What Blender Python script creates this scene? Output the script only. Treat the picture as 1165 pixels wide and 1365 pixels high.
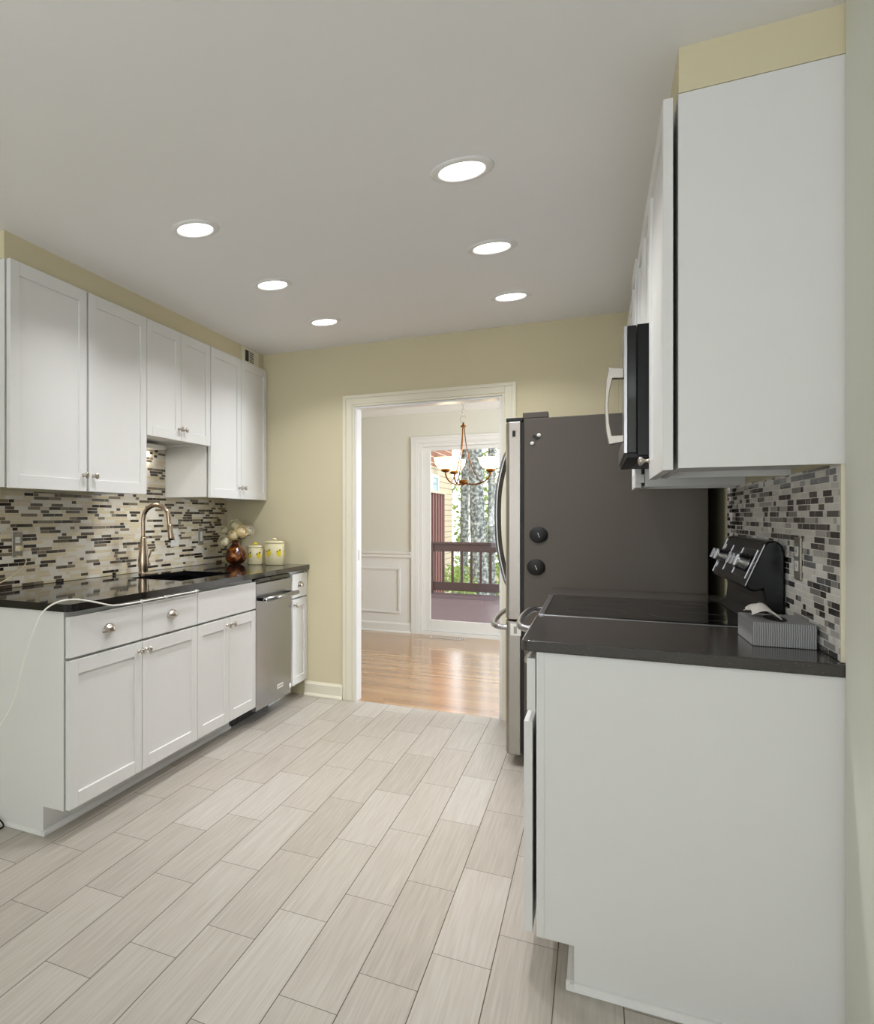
import bpy, math, random
from mathutils import Vector
random.seed(7)
S = bpy.context.scene
for o in list(bpy.data.objects): bpy.data.objects.remove(o)
C = S.collection
# ------------------------------------------------------------------ camera
F, CX, CY, YAW, HC = 994.4, 180.0, 688.36, 0.5536, 1.25
cam = bpy.data.cameras.new('camera'); camo = bpy.data.objects.new('camera', cam); C.objects.link(camo)
cam.sensor_fit = 'HORIZONTAL'; cam.sensor_width = 36; cam.lens = F / 1165 * 36
cam.shift_x = (582.5 - CX) / 1165; cam.shift_y = (CY - 682.5) / 1165
cam.clip_start = 0.05; cam.clip_end = 200
camo.location = (0, 0, HC); camo.rotation_euler = (math.pi / 2, 0, YAW)
S.camera = camo
# ------------------------------------------------------------------ colour management, world, lamps
S.view_settings.view_transform = 'Standard'; S.view_settings.look = 'None'
S.view_settings.gamma = 1; S.view_settings.use_curve_mapping = False
S.view_settings.exposure = 0.05
W = bpy.data.worlds.new('world'); S.world = W; W.use_nodes = True
bg = W.node_tree.nodes['Background']; bg.inputs[0].default_value = (0.93, 0.97, 1.0, 1); bg.inputs[1].default_value = 2.7
def area(name, loc, rot, sx, sy, power, col=(1, 1, 1), shape='RECTANGLE', spread=math.pi):
    l = bpy.data.lights.new(name, 'AREA'); l.shape = shape; l.size = sx
    if shape == 'RECTANGLE': l.size_y = sy
    l.energy = power; l.color = col; l.spread = spread
    o = bpy.data.objects.new(name, l); C.objects.link(o); o.location = loc; o.rotation_euler = rot
    return o
# unseen fill lamps, added behind the camera and at the dining room's right wall
area('back_fill_lamp', (-0.95, -2.93, 1.35), (math.radians(158), 0, 0), 2.4, 1.7, 92, (0.93, 0.96, 1.0))
area('dining_fill_lamp', (1.44, 6.6, 1.4), (0, math.radians(90), 0), 1.5, 1.6, 82, (0.83, 0.91, 1.0))
sun = bpy.data.lights.new('sun', 'SUN'); sun.energy = 3.0; sun.angle = 0.02; sun.color = (1, 0.95, 0.85)
so = bpy.data.objects.new('sun', sun); C.objects.link(so); so.rotation_euler = (math.radians(48), 0, math.radians(150))
CEIL = 2.415
# ------------------------------------------------------------------ materials
def lin(r, g, b):
    f = lambda c: (c / 255 / 12.92) if c / 255 <= 0.04045 else ((c / 255 + 0.055) / 1.055) ** 2.4
    return (f(r), f(g), f(b), 1)
def mat(name, col, rough=0.5, metal=0.0, noise=0.0, nscale=(8, 8, 8), bump=0.0, spec=0.5, emit=None, estr=0, trans=0, ior=1.45, coat=0):
    m = bpy.data.materials.new(name); m.use_nodes = True
    nt = m.node_tree; b = nt.nodes['Principled BSDF']
    b.inputs['Base Color'].default_value = col; b.inputs['Roughness'].default_value = rough
    b.inputs['Metallic'].default_value = metal; b.inputs['Specular IOR Level'].default_value = spec
    b.inputs['Transmission Weight'].default_value = trans; b.inputs['IOR'].default_value = ior
    b.inputs['Coat Weight'].default_value = coat
    if emit: b.inputs['Emission Color'].default_value = emit; b.inputs['Emission Strength'].default_value = estr
    tc = nt.nodes.new('ShaderNodeTexCoord'); mp = nt.nodes.new('ShaderNodeMapping'); mp.inputs['Scale'].default_value = nscale
    nz = nt.nodes.new('ShaderNodeTexNoise'); nz.inputs['Detail'].default_value = 4
    nt.links.new(tc.outputs['Object'], mp.inputs[0]); nt.links.new(mp.outputs[0], nz.inputs['Vector'])
    if noise:
        mx = nt.nodes.new('ShaderNodeMix'); mx.data_type = 'RGBA'
        a = tuple(max(0, c * (1 - noise)) for c in col[:3]) + (1,); d = tuple(min(1, c * (1 + noise)) for c in col[:3]) + (1,)
        mx.inputs[6].default_value = a; mx.inputs[7].default_value = d
        nt.links.new(nz.outputs['Fac'], mx.inputs[0]); nt.links.new(mx.outputs[2], b.inputs['Base Color'])
    if bump:
        bp = nt.nodes.new('ShaderNodeBump'); bp.inputs['Strength'].default_value = bump; bp.inputs['Distance'].default_value = 0.002
        nt.links.new(nz.outputs['Fac'], bp.inputs['Height']); nt.links.new(bp.outputs[0], b.inputs['Normal'])
    return m
WHITE = mat('white_paint', lin(226, 226, 224), 0.38, noise=0.015, nscale=(3, 3, 3))
TRIM = mat('white_trim_paint', lin(232, 232, 230), 0.4, noise=0.01)
CREAMTRIM = mat('cream_trim_paint', lin(232, 227, 206), 0.4, noise=0.01)
CEILM = mat('ceiling_paint', lin(240, 240, 240), 0.9, noise=0.012, nscale=(40, 40, 40), bump=0.05)
YEL = mat('yellow_wall_paint', lin(214, 205, 173), 0.8, noise=0.015, nscale=(2, 2, 2), bump=0.03)
GREEN = mat('pale_green_daylit_wall', lin(224, 225, 214), 0.8, noise=0.02, nscale=(2, 2, 2))  # daylight wash on the near right wall is put into this paler colour
BEIGE = mat('dining_wall_paint', lin(220, 219, 208), 0.8, noise=0.01)
STEEL = mat('brushed_stainless', lin(160, 160, 162), 0.27, 1.0, noise=0.10, nscale=(2, 2, 220), bump=0.02)
STEELV = mat('fridge_stainless', lin(158, 152, 144), 0.38, 1.0, noise=0.06, nscale=(140, 140, 2))
NICKEL = mat('satin_nickel', lin(190, 182, 172), 0.28, 1.0, noise=0.03)
BRONZE = mat('brushed_bronze_nickel', lin(176, 158, 138), 0.27, 1.0, noise=0.06, nscale=(3, 3, 60))
CHROME = mat('chrome', lin(225, 225, 225), 0.08, 1.0, noise=0.01)
BLACKGL = mat('black_glass', lin(8, 8, 9), 0.06, noise=0.1)
BLACKPL = mat('black_enamel', lin(13, 13, 13), 0.2, noise=0.1, spec=0.25)
BLACKMT = mat('black_plastic', lin(14, 13, 13), 0.5, noise=0.1)
TAUPE = mat('taupe_fridge_side', lin(84, 77, 69), 0.5, noise=0.03, nscale=(300, 300, 300), bump=0.05)
PLASTIC = mat('white_plastic', lin(228, 226, 220), 0.35, noise=0.01)
GREYPL = mat('grey_cover_plate', lin(150, 144, 134), 0.3, 0.6, noise=0.05)
DARKWOOD = mat('dark_stained_deck_wood', lin(58, 34, 32), 0.6, noise=0.25, nscale=(3, 3, 30))
DECKM = mat('deck_boards', lin(62, 40, 47), 0.7, noise=0.15, nscale=(3, 30, 3))
FENCEM = mat('fence_boards', lin(104, 62, 58), 0.7, noise=0.2, nscale=(10, 10, 2))
BARK = mat('tree_bark', lin(120, 124, 122), 0.9, noise=0.75, nscale=(22, 22, 9), bump=1.0)
LEAF = mat('leaves', lin(126, 150, 70), 0.6, noise=0.3)
LEAFD = mat('dark_leaves', lin(30, 40, 24), 0.5, noise=0.3)
SIDING = mat('beige_siding', lin(196, 182, 158), 0.7, noise=0.04)
GROUND = mat('leaf_litter_ground', lin(120, 112, 78), 0.9, noise=0.3, nscale=(3, 3, 3))
AMBER = mat('amber_glass', lin(176, 100, 36), 0.04, noise=0.5, nscale=(22, 22, 22), trans=0.6, coat=0.6)
CREAM = mat('cream_ceramic', lin(236, 226, 186), 0.25, noise=0.03)
LEMON = mat('lemon_yellow_glaze', lin(226, 206, 40), 0.3, noise=0.15, nscale=(30, 30, 30))
LEMONG = mat('lemon_leaf_glaze', lin(50, 52, 16), 0.35, noise=0.2)
PETAL = mat('cream_rose_petals', lin(252, 242, 210), 0.6, noise=0.06)
PETALW = mat('white_rose_petals', lin(240, 234, 214), 0.6, noise=0.05)
PETALP = mat('peach_rose_petals', lin(252, 234, 192), 0.6, noise=0.08)
CORDW = mat('white_cord_rubber', lin(236, 234, 226), 0.5, noise=0.02)
CORDC = mat('cream_cord_rubber', lin(226, 212, 170), 0.5, noise=0.02)
BRASS = mat('antique_bronze', lin(120, 78, 34), 0.35, 0.9, noise=0.25, nscale=(30, 30, 30))
SHADE = mat('lit_frosted_glass_shade', lin(255, 244, 220), 0.4, noise=0.02, emit=lin(255, 228, 160), estr=2.2)
LENS = mat('lit_diffuser', lin(255, 255, 255), 0.5, noise=0.0, emit=(1, 0.98, 0.95, 1), estr=7)
TISSUE = mat('tissue_paper', lin(236, 232, 226), 0.9, noise=0.04)
def glass_mat():
    m = bpy.data.materials.new('window_glass'); m.use_nodes = True; nt = m.node_tree; nt.nodes.clear()
    out = nt.nodes.new('ShaderNodeOutputMaterial'); mx = nt.nodes.new('ShaderNodeMixShader')
    t = nt.nodes.new('ShaderNodeBsdfTransparent'); g = nt.nodes.new('ShaderNodeBsdfGlossy'); g.inputs['Roughness'].default_value = 0.02
    fr = nt.nodes.new('ShaderNodeFresnel'); fr.inputs[0].default_value = 1.45
    nt.links.new(fr.outputs[0], mx.inputs[0]); nt.links.new(t.outputs[0], mx.inputs[1]); nt.links.new(g.outputs[0], mx.inputs[2])
    nt.links.new(mx.outputs[0], out.inputs[0]); return m
GLASS = glass_mat()
class N:            # tiny node helper
    def __init__(s, name):
        s.m = bpy.data.materials.new(name); s.m.use_nodes = True; s.t = s.m.node_tree; s.b = s.t.nodes['Principled BSDF']
        g = s.t.nodes.new('ShaderNodeNewGeometry'); sp = s.t.nodes.new('ShaderNodeSeparateXYZ'); s.t.links.new(g.outputs['Position'], sp.inputs[0])
        s.P = g.outputs['Position']; s.x, s.y, s.z = sp.outputs
    def set(s, inp, v):
        if hasattr(v, 'links'): s.t.links.new(v, inp)
        else: inp.default_value = v
    def math(s, op, a, b=None, c=None):
        n = s.t.nodes.new('ShaderNodeMath'); n.operation = op; s.set(n.inputs[0], a)
        if b is not None: s.set(n.inputs[1], b)
        if c is not None: s.set(n.inputs[2], c)
        return n.outputs[0]
    def comb(s, x, y, z=0.0):
        n = s.t.nodes.new('ShaderNodeCombineXYZ'); s.set(n.inputs[0], x); s.set(n.inputs[1], y); s.set(n.inputs[2], z); return n.outputs[0]
    def white(s, v):
        n = s.t.nodes.new('ShaderNodeTexWhiteNoise'); n.noise_dimensions = '3D'; s.t.links.new(v, n.inputs['Vector']); return n.outputs['Value']
    def noise(s, v, scale=1.0, detail=3.0):
        n = s.t.nodes.new('ShaderNodeTexNoise'); n.inputs['Scale'].default_value = scale; n.inputs['Detail'].default_value = detail
        s.t.links.new(v, n.inputs['Vector']); return n.outputs['Fac']
    def ramp(s, f, stops, const=False):
        n = s.t.nodes.new('ShaderNodeValToRGB'); e = n.color_ramp.elements
        n.color_ramp.interpolation = 'CONSTANT' if const else 'LINEAR'
        while len(e) < len(stops): e.new(0.5)
        for i, (p, c) in enumerate(stops): e[i].position = p; e[i].color = c
        s.t.links.new(f, n.inputs[0]); return n.outputs[0]
    def mix(s, f, a, b, mode='MIX'):
        n = s.t.nodes.new('ShaderNodeMix'); n.data_type = 'RGBA'; n.blend_type = mode
        s.set(n.inputs[0], f); s.set(n.inputs[6], a); s.set(n.inputs[7], b); return n.outputs[2]
    def bump(s, h, st=0.3, d=0.001):
        n = s.t.nodes.new('ShaderNodeBump'); n.inputs['Strength'].default_value = st; n.inputs['Distance'].default_value = d
        s.t.links.new(h, n.inputs['Height']); s.t.links.new(n.outputs[0], s.b.inputs['Normal'])
def tile_floor():
    n = N('wood_look_floor_tile'); w, L = 0.153, 0.6115
    u = n.math('DIVIDE', n.math('ADD', n.x, 0.0934 + 40 * w), w)
    col = n.math('FLOOR', u); fu = n.math('SUBTRACT', u, col)
    ci = n.math('SUBTRACT', 39.0, col)                       # 0 = first column left of line A
    v = n.math('DIVIDE', n.math('ADD', n.math('SUBTRACT', n.y, 2.468 - 12 * L), n.math('MULTIPLY', ci, L / 3)), L)
    row = n.math('FLOOR', v); fv = n.math('SUBTRACT', v, row)
    eu = n.math('MULTIPLY', n.math('MINIMUM', fu, n.math('SUBTRACT', 1.0, fu)), w)
    ev = n.math('MULTIPLY', n.math('MINIMUM', fv, n.math('SUBTRACT', 1.0, fv)), L)
    e = n.math('MINIMUM', eu, ev); g = n.math('LESS_THAN', e, 0.0013)
    r = n.white(n.comb(col, row, 3.0))
    streak = n.noise(n.comb(n.math('MULTIPLY', n.x, 130.0), n.math('MULTIPLY', n.y, 4.0), n.math('MULTIPLY', r, 50.0)), 1.0, 4.0)
    f = n.math('ADD', n.math('MULTIPLY', r, 0.25), n.math('MULTIPLY', streak, 0.75))
    c = n.ramp(f, [(0.2, lin(162, 154, 143)), (0.5, lin(181, 174, 163)), (0.8, lin(196, 191, 183))])
    n.set(n.b.inputs['Base Color'], n.mix(g, c, lin(98, 82, 66)))
    n.set(n.b.inputs['Roughness'], n.math('ADD', n.math('MULTIPLY', g, 0.4), 0.36))
    n.bump(n.math('MINIMUM', e, 0.002), 0.6, 0.5); return n.m
def wood_floor():
    n = N('oak_strip_floor'); w = 0.058
    u = n.math('DIVIDE', n.y, w); col = n.math('FLOOR', u); fu = n.math('SUBTRACT', u, col)
    v = n.math('ADD', n.math('DIVIDE', n.x, 0.8), n.math('MULTIPLY', n.white(n.comb(col, 1.0)), 7.0)); row = n.math('FLOOR', v)
    r = n.white(n.comb(col, row, 5.0))
    st = n.noise(n.comb(n.math('MULTIPLY', n.x, 3.0), n.math('MULTIPLY', n.y, 70.0), n.math('MULTIPLY', r, 30.0)), 1.0, 5.0)
    f = n.math('ADD', n.math('MULTIPLY', r, 0.5), n.math('MULTIPLY', st, 0.5))
    c = n.ramp(f, [(0.1, lin(146, 104, 62)), (0.5, lin(176, 132, 84)), (0.9, lin(200, 160, 108))])
    g = n.math('LESS_THAN', fu, 0.03)
    n.set(n.b.inputs['Base Color'], n.mix(g, c, lin(110, 76, 46)))
    n.b.inputs['Roughness'].default_value = 0.2; n.b.inputs['Coat Weight'].default_value = 0.45; n.b.inputs['Coat Roughness'].default_value = 0.14
    n.bump(st, 0.12, 0.002); return n.m
def mosaic(name, warm):
    n = N(name); h = 0.0167; L = 0.165 if warm else 0.14
    u0 = n.math('DIVIDE', n.math('SUBTRACT', n.z, 0.914), h); row = n.math('FLOOR', u0); fz = n.math('SUBTRACT', u0, row)
    sh = n.math('MULTIPLY', n.white(n.comb(row, 2.0)), 9.0)
    u = n.math('ADD', n.math('DIVIDE', n.y, L), sh); cell = n.math('FLOOR', u); f = n.math('SUBTRACT', u, cell)
    rr = n.white(n.comb(row, cell, 4.0))
    s_ = n.math('ADD', 0.24, n.math('MULTIPLY', n.math('FLOOR', n.math('MULTIPLY', rr, 3.99)), 0.17))
    right = n.math('GREATER_THAN', f, s_)
    d = n.math('MINIMUM', n.math('MINIMUM', f, n.math('SUBTRACT', 1.0, f)), n.math('ABSOLUTE', n.math('SUBTRACT', f, s_)))
    eh = n.math('MULTIPLY', d, L); ez = n.math('MULTIPLY', n.math('MINIMUM', fz, n.math('SUBTRACT', 1.0, fz)), h)
    e = n.math('MINIMUM', eh, ez); g = n.math('LESS_THAN', e, 0.0009)
    tid = n.white(n.comb(row, n.math('ADD', n.math('MULTIPLY', cell, 2.0), right), 8.0))
    if warm:
        st = [(0.0, lin(40, 30, 26)), (0.16, lin(92, 80, 66)), (0.25, lin(132, 118, 96)), (0.34, lin(228, 214, 180)), (0.58, lin(238, 232, 218)), (0.85, lin(222, 208, 184))]
        gc = lin(230, 222, 204)
    else:
        st = [(0.0, lin(46, 42, 40)), (0.20, lin(96, 92, 88)), (0.33, lin(146, 143, 138)), (0.45, lin(196, 192, 186)), (0.52, lin(246, 243, 236)), (0.85, lin(228, 225, 218))]
        gc = lin(230, 226, 218)
    c = n.ramp(tid, st, True)
    sp = n.noise(n.P, 240.0, 2.0); c = n.mix(0.12, c, n.ramp(sp, [(0.3, (0.1, 0.1, 0.1, 1)), (0.7, (1, 1, 1, 1))]), 'MULTIPLY')
    n.set(n.b.inputs['Base Color'], n.mix(g, c, gc))
    n.set(n.b.inputs['Roughness'], n.math('ADD', n.math('MULTIPLY', tid, 0.2), n.math('ADD', 0.1, n.math('MULTIPLY', g, 0.5))))
    n.bump(n.math('MINIMUM', e, 0.0015), 0.5, 0.5); return n.m
def granite():
    n = N('polished_black_granite'); a = n.noise(n.P, 420.0, 2.0)
    n.set(n.b.inputs['Base Color'], n.ramp(a, [(0.0, lin(12, 11, 12)), (0.68, lin(18, 17, 18)), (0.76, lin(110, 105, 105))]))
    n.b.inputs['Roughness'].default_value = 0.06; n.b.inputs['Specular IOR Level'].default_value = 0.5
    return n.m
def granite_grey():
    n = N('polished_stone_reflection_tone'); a = n.noise(n.P, 420.0, 2.0)
    n.set(n.b.inputs['Base Color'], n.ramp(a, [(0.0, lin(50, 47, 44)), (0.66, lin(60, 56, 53)), (0.77, lin(130, 125, 120))]))  # dark stone, base lightened so the colour carries the reflection on top
    n.b.inputs['Roughness'].default_value = 0.16; n.b.inputs['Specular IOR Level'].default_value = 0.7
    return n.m
def siding_mat():
    n = N('lap_siding'); f = n.math('FRACT', n.math('DIVIDE', n.z, 0.14)); g = n.math('LESS_THAN', f, 0.14)
    brick = n.math('GREATER_THAN', n.z, 2.45)
    a = n.mix(g, lin(196, 184, 160), lin(140, 128, 108)); b = n.mix(g, lin(150, 96, 76), lin(210, 196, 176))
    n.set(n.b.inputs['Base Color'], n.mix(brick, a, b)); n.b.inputs['Roughness'].default_value = 0.8; return n.m
def bark_mat():
    n = N('mottled_bark'); a = n.noise(n.P, 16.0, 6.0)
    n.set(n.b.inputs['Base Color'], n.ramp(a, [(0.36, lin(70, 74, 74)), (0.5, lin(118, 124, 122)), (0.62, lin(176, 180, 172))])); n.b.inputs['Roughness'].default_value = 0.95
    n.bump(a, 0.8, 0.03); return n.m
def amber_mat():
    n = N('amber_art_glass'); a = n.noise(n.P, 26.0, 3.0)
    n.set(n.b.inputs['Base Color'], n.ramp(a, [(0.36, lin(48, 18, 12)), (0.52, lin(122, 60, 20)), (0.66, lin(206, 126, 44))])); n.b.inputs['Roughness'].default_value = 0.04
    n.b.inputs['Transmission Weight'].default_value = 0.35; n.b.inputs['Coat Weight'].default_value = 0.8
    n.bump(a, 0.5, 0.01); return n.m
def tissue_box_mat():
    n = N('grey_patterned_card'); w = n.t.nodes.new('ShaderNodeTexWave'); w.bands_direction = 'X'
    mp = n.t.nodes.new('ShaderNodeMapping'); mp.inputs['Scale'].default_value = (70, 0, 30); n.t.links.new(n.P, mp.inputs[0]); n.t.links.new(mp.outputs[0], w.inputs[0])
    w.inputs['Scale'].default_value = 1; w.inputs['Distortion'].default_value = 3
    n.set(n.b.inputs['Base Color'], n.ramp(w.outputs['Fac'], [(0.2, lin(112, 112, 114)), (0.8, lin(168, 168, 168))])); n.b.inputs['Roughness'].default_value = 0.6
    return n.m
BARK, AMBER = bark_mat(), amber_mat()
TILE, OAK, MOSL, MOSR, GRAN, GRANR, LAP, TBOX = tile_floor(), wood_floor(), mosaic('warm_mosaic_tile', True), mosaic('grey_mosaic_tile', False), granite(), granite_grey(), siding_mat(), tissue_box_mat()
# ------------------------------------------------------------------ mesh helpers
class M:
    def __init__(s): s.v = []; s.f = []; s.mi = []; s.sm = []
    def add(s, vs, fs, mi=0, smooth=False):
        k = len(s.v); s.v += [tuple(p) for p in vs]
        for f in fs: s.f.append([k + i for i in f]); s.mi.append(mi); s.sm.append(smooth)
        return s
    def box(s, x0, x1, y0, y1, z0, z1, mi=0):
        if x0 > x1: x0, x1 = x1, x0
        if y0 > y1: y0, y1 = y1, y0
        if z0 > z1: z0, z1 = z1, z0
        vs = [(x, y, z) for z in (z0, z1) for y in (y0, y1) for x in (x0, x1)]
        return s.add(vs, [(0, 2, 3, 1), (4, 5, 7, 6), (0, 1, 5, 4), (2, 6, 7, 3), (0, 4, 6, 2), (1, 3, 7, 5)], mi)
    def prism(s, poly, y0, y1, axis='y', mi=0, smooth=False):   # poly in the other two axes
        n = len(poly); vs = []
        for t in (y0, y1):
            for a, b in poly:
                vs.append({'y': (a, t, b), 'x': (t, a, b), 'z': (a, b, t)}[axis])
        fs = [list(range(n))[::-1], [n + i for i in range(n)]] + [(i, (i + 1) % n, n + (i + 1) % n, n + i) for i in range(n)]
        return s.add(vs, fs, mi, smooth)
    def lathe(s, prof, c=(0, 0, 0), axis=(0, 0, 1), seg=24, mi=0, cap=True):
        ax = Vector(axis).normalized(); t = Vector((1, 0, 0)) if abs(ax.x) < 0.9 else Vector((0, 1, 0))
        u = ax.cross(t).normalized(); w = ax.cross(u); c = Vector(c); vs = []; fs = []
        for r, h in prof:
            for k in range(seg):
                a = 2 * math.pi * k / seg; vs.append(c + ax * h + (u * math.cos(a) + w * math.sin(a)) * r)
        for i in range(len(prof) - 1):
            for k in range(seg): fs.append((i * seg + k, i * seg + (k + 1) % seg, (i + 1) * seg + (k + 1) % seg, (i + 1) * seg + k))
        if cap:
            fs.append([k for k in range(seg)][::-1]); fs.append([(len(prof) - 1) * seg + k for k in range(seg)])
        return s.add(vs, fs, mi, True)
    def tube(s, pts, r, seg=12, mi=0, smooth_path=True, closed=False):
        pts = [Vector(p) for p in pts]
        if smooth_path and len(pts) > 2:
            q = []; n = len(pts)
            for i in range(n - 1):
                p0, p1, p2, p3 = pts[max(i - 1, 0)], pts[i], pts[i + 1], pts[min(i + 2, n - 1)]
                for k in range(6):
                    t = k / 6; q.append(0.5 * ((2 * p1) + (p2 - p0) * t + (2 * p0 - 5 * p1 + 4 * p2 - p3) * t * t + (3 * p1 - p0 - 3 * p2 + p3) * t ** 3))
            q.append(pts[-1]); pts = q
        n = len(pts); vs = []; fs = []; up = None
        for i, p in enumerate(pts):
            d = (pts[min(i + 1, n - 1)] - pts[max(i - 1, 0)]).normalized()
            if up is None: up = d.orthogonal().normalized()
            up = (up - d * up.dot(d)).normalized(); w = d.cross(up)
            rr = r(i / (n - 1)) if callable(r) else r
            for k in range(seg):
                a = 2 * math.pi * k / seg; vs.append(p + (up * math.cos(a) + w * math.sin(a)) * rr)
        for i in range(n - 1):
            for k in range(seg): fs.append((i * seg + k, i * seg + (k + 1) % seg, (i + 1) * seg + (k + 1) % seg, (i + 1) * seg + k))
        fs.append(list(range(seg))[::-1]); fs.append([(n - 1) * seg + k for k in range(seg)])
        return s.add(vs, fs, mi, True)
    def ball(s, c, rx, ry, rz, seg=16, rings=10, mi=0):
        vs = []; fs = []
        for i in range(rings + 1):
            t = math.pi * i / rings
            for k in range(seg):
                a = 2 * math.pi * k / seg; vs.append((c[0] + rx * math.sin(t) * math.cos(a), c[1] + ry * math.sin(t) * math.sin(a), c[2] + rz * math.cos(t)))
        for i in range(rings):
            for k in range(seg): fs.append((i * seg + k, (i + 1) * seg + k, (i + 1) * seg + (k + 1) % seg, i * seg + (k + 1) % seg))
        return s.add(vs, fs, mi, True)
    def build(s, name, m, parent=None, bevel=0.0, loc=None):
        me = bpy.data.meshes.new(name); o = bpy.data.objects.new(name, me); C.objects.link(o)
        if loc is None: loc = parent['_root'] if parent is not None else (0, 0, 0)
        me.from_pydata([(x - loc[0], y - loc[1], z - loc[2]) for x, y, z in s.v], [], s.f)
        for mm in (m if isinstance(m, (list, tuple)) else [m]): me.materials.append(mm)
        for i, p in enumerate(me.polygons): p.material_index = s.mi[i]; p.use_smooth = s.sm[i]
        me.validate(); me.update()
        if parent is not None: o.parent = parent
        else: o.location = loc
        o['_root'] = tuple(loc)
        if bevel:
            b = o.modifiers.new('bevel', 'BEVEL'); b.width = bevel; b.segments = 2; b.limit_method = 'ANGLE'; b.angle_limit = 0.6
            b.harden_normals = False
        return o
def thing(name, label, cat, loc=(0, 0, 0), group=None):
    o = bpy.data.objects.new(name, None); C.objects.link(o); o.location = loc; o['label'] = label; o['category'] = cat
    o.empty_display_size = 0.05; o['_root'] = tuple(loc)
    if group: o['group'] = group
    return o
def tag(o, label, cat, group=None):
    o['label'] = label; o['category'] = cat
    if group: o['group'] = group
    return o
def struct(o, label=None):
    o['kind'] = 'structure'
    if label: o['label'] = label
    return o
def dup(root, loc, label, group):
    r = root.copy(); C.objects.link(r); r.location = loc; r['label'] = label; r['group'] = group
    for ch in list(root.children):
        c = ch.copy(); C.objects.link(c); c.parent = r
        for g in list(ch.children):
            d = g.copy(); C.objects.link(d); d.parent = c
    return r
def ray(x, y):
    a = (x - CX) / F; u = -(y - CY) / F; c_, s = math.cos(YAW), math.sin(YAW)
    return Vector((a * c_ - s, a * s + c_, u))
def atX(x, y, X): d = ray(x, y); return Vector((0, 0, HC)) + d * (X / d.x)
def atY(x, y, Y): d = ray(x, y); return Vector((0, 0, HC)) + d * (Y / d.y)
# ------------------------------------------------------------------ the room
XL, XR, YF, YB = -2.345, 0.486, 5.083, -3.0
struct(M().box(-3.6, XR + 0.1, YB - 0.1, YF + 0.02, -0.08, 0.0).build('floor', TILE))
struct(M().box(-3.4, 1.6, YF + 0.02, 8.36, -0.08, 0.0).build('floor', OAK))
struct(M().box(-3.6, XR + 0.12, YB - 0.1, YF + 0.12, CEIL, CEIL + 0.1).build('ceiling', CEILM))
struct(M().box(-3.4, 1.6, YF + 0.12, 8.45, CEIL, CEIL + 0.1).build('ceiling', CEILM))
struct(M().box(XL - 0.12, XL, 1.2, YF, 0, CEIL).build('wall_left', YEL))
struct(M().box(XL - 0.12, -3.6, 1.2, 1.32, 0, CEIL).box(-3.72, -3.6, YB, 1.32, 0, CEIL).build('wall_left', GREEN))
struct(M().box(XR, XR + 0.12, 2.272, YF + 0.12, 0, CEIL).build('wall_right', YEL))
struct(M().box(XR - 0.008, XR + 0.12, YB, 2.272, 0, CEIL).build('wall_right', GREEN, bevel=0.003))
OX0, OX1, OZ = -1.392, -0.492, 1.992          # opening to the dining room
struct(M().box(XL - 0.12, OX0, YF, YF + 0.11, 0, CEIL).box(OX1, XR, YF, YF + 0.11, 0, CEIL).box(OX0, OX1, YF, YF + 0.11, OZ, CEIL).build('wall_far', YEL))
# wall behind the camera; its wide window is unseen, added for the fill light
struct(M().box(-3.6, -2.2, YB - 0.1, YB, 0, CEIL).box(0.3, XR + 0.12, YB - 0.1, YB, 0, CEIL).box(-2.2, 0.3, YB - 0.1, YB, 0, 0.45).box(-2.2, 0.3, YB - 0.1, YB, 2.25, CEIL).build('wall_back', GREEN))
w1 = struct(M().box(-2.2, 0.3, YB - 0.08, YB - 0.03, 0.45, 0.5).box(-2.2, 0.3, YB - 0.08, YB - 0.03, 2.2, 2.25).box(-2.2, -2.15, YB - 0.08, YB - 0.03, 0.5, 2.2).box(0.25, 0.3, YB - 0.08, YB - 0.03, 0.5, 2.2).box(-0.98, -0.92, YB - 0.08, YB - 0.03, 0.5, 2.2).build('added_window_1', TRIM))
# soffits over the wall cabinets
struct(M().box(XL, -2.048, 2.30, YF, 2.303, CEIL).build('trim_1', YEL), 'yellow soffit above the left cabinets')
struct(M().box(0.175, XR, 2.29, YF, 2.303, CEIL).build('trim_2', YEL), 'yellow soffit above the right cabinets')
# mosaic backsplashes
struct(M().box(XL, XL + 0.008, 1.9, YF, 0.916, 1.369).box(XL, XL + 0.008, 3.39, 4.148, 1.369, 1.68).build('wall_left_tile', MOSL))
struct(M().box(XR - 0.008, XR, 2.31, 4.05, 0.916, 1.372).build('wall_right_tile', MOSR))
struct(M().box(XR - 0.0095, XR, 2.299, 2.31, 0.916, 1.372).build('trim_3', CREAMTRIM))
# casing round the opening
def casing(m, x0, x1, z1, w, yf, yb, proj=0.016):
    for (a, b, p0, p1) in ((0, w * 0.28, 0, proj), (w * 0.28, w * 0.8, 0, proj * 0.7), (w * 0.8, w, 0, proj * 0.45)):
        # outer band thickest; three steps towards the opening
        m.box(x0 - w + a, x0 - w + b, yf - p1, yf, 0, z1 + w - a)
        m.box(x1 + w - b, x1 + w - a, yf - p1, yf, 0, z1 + w - a)
        m.box(x0 - w + b, x1 + w - b, yf - p1, yf, z1 + w - b, z1 + w - a)
    return m
m = casing(M(), OX0, OX1, OZ, 0.078, YF, YF)
struct(m.build('trim_4', CREAMTRIM, bevel=0.002), 'cream casing around the dining room opening')
struct(M().box(OX0, OX0 + 0.014, YF - 0.003, YF + 0.113, 0, OZ - 0.002).box(OX1 - 0.014, OX1, YF - 0.003, YF + 0.113, 0, OZ - 0.002).box(OX0 + 0.014, OX1 - 0.014, YF - 0.003, YF + 0.113, OZ - 0.014, OZ - 0.002).build('trim_5', TRIM))
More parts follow.
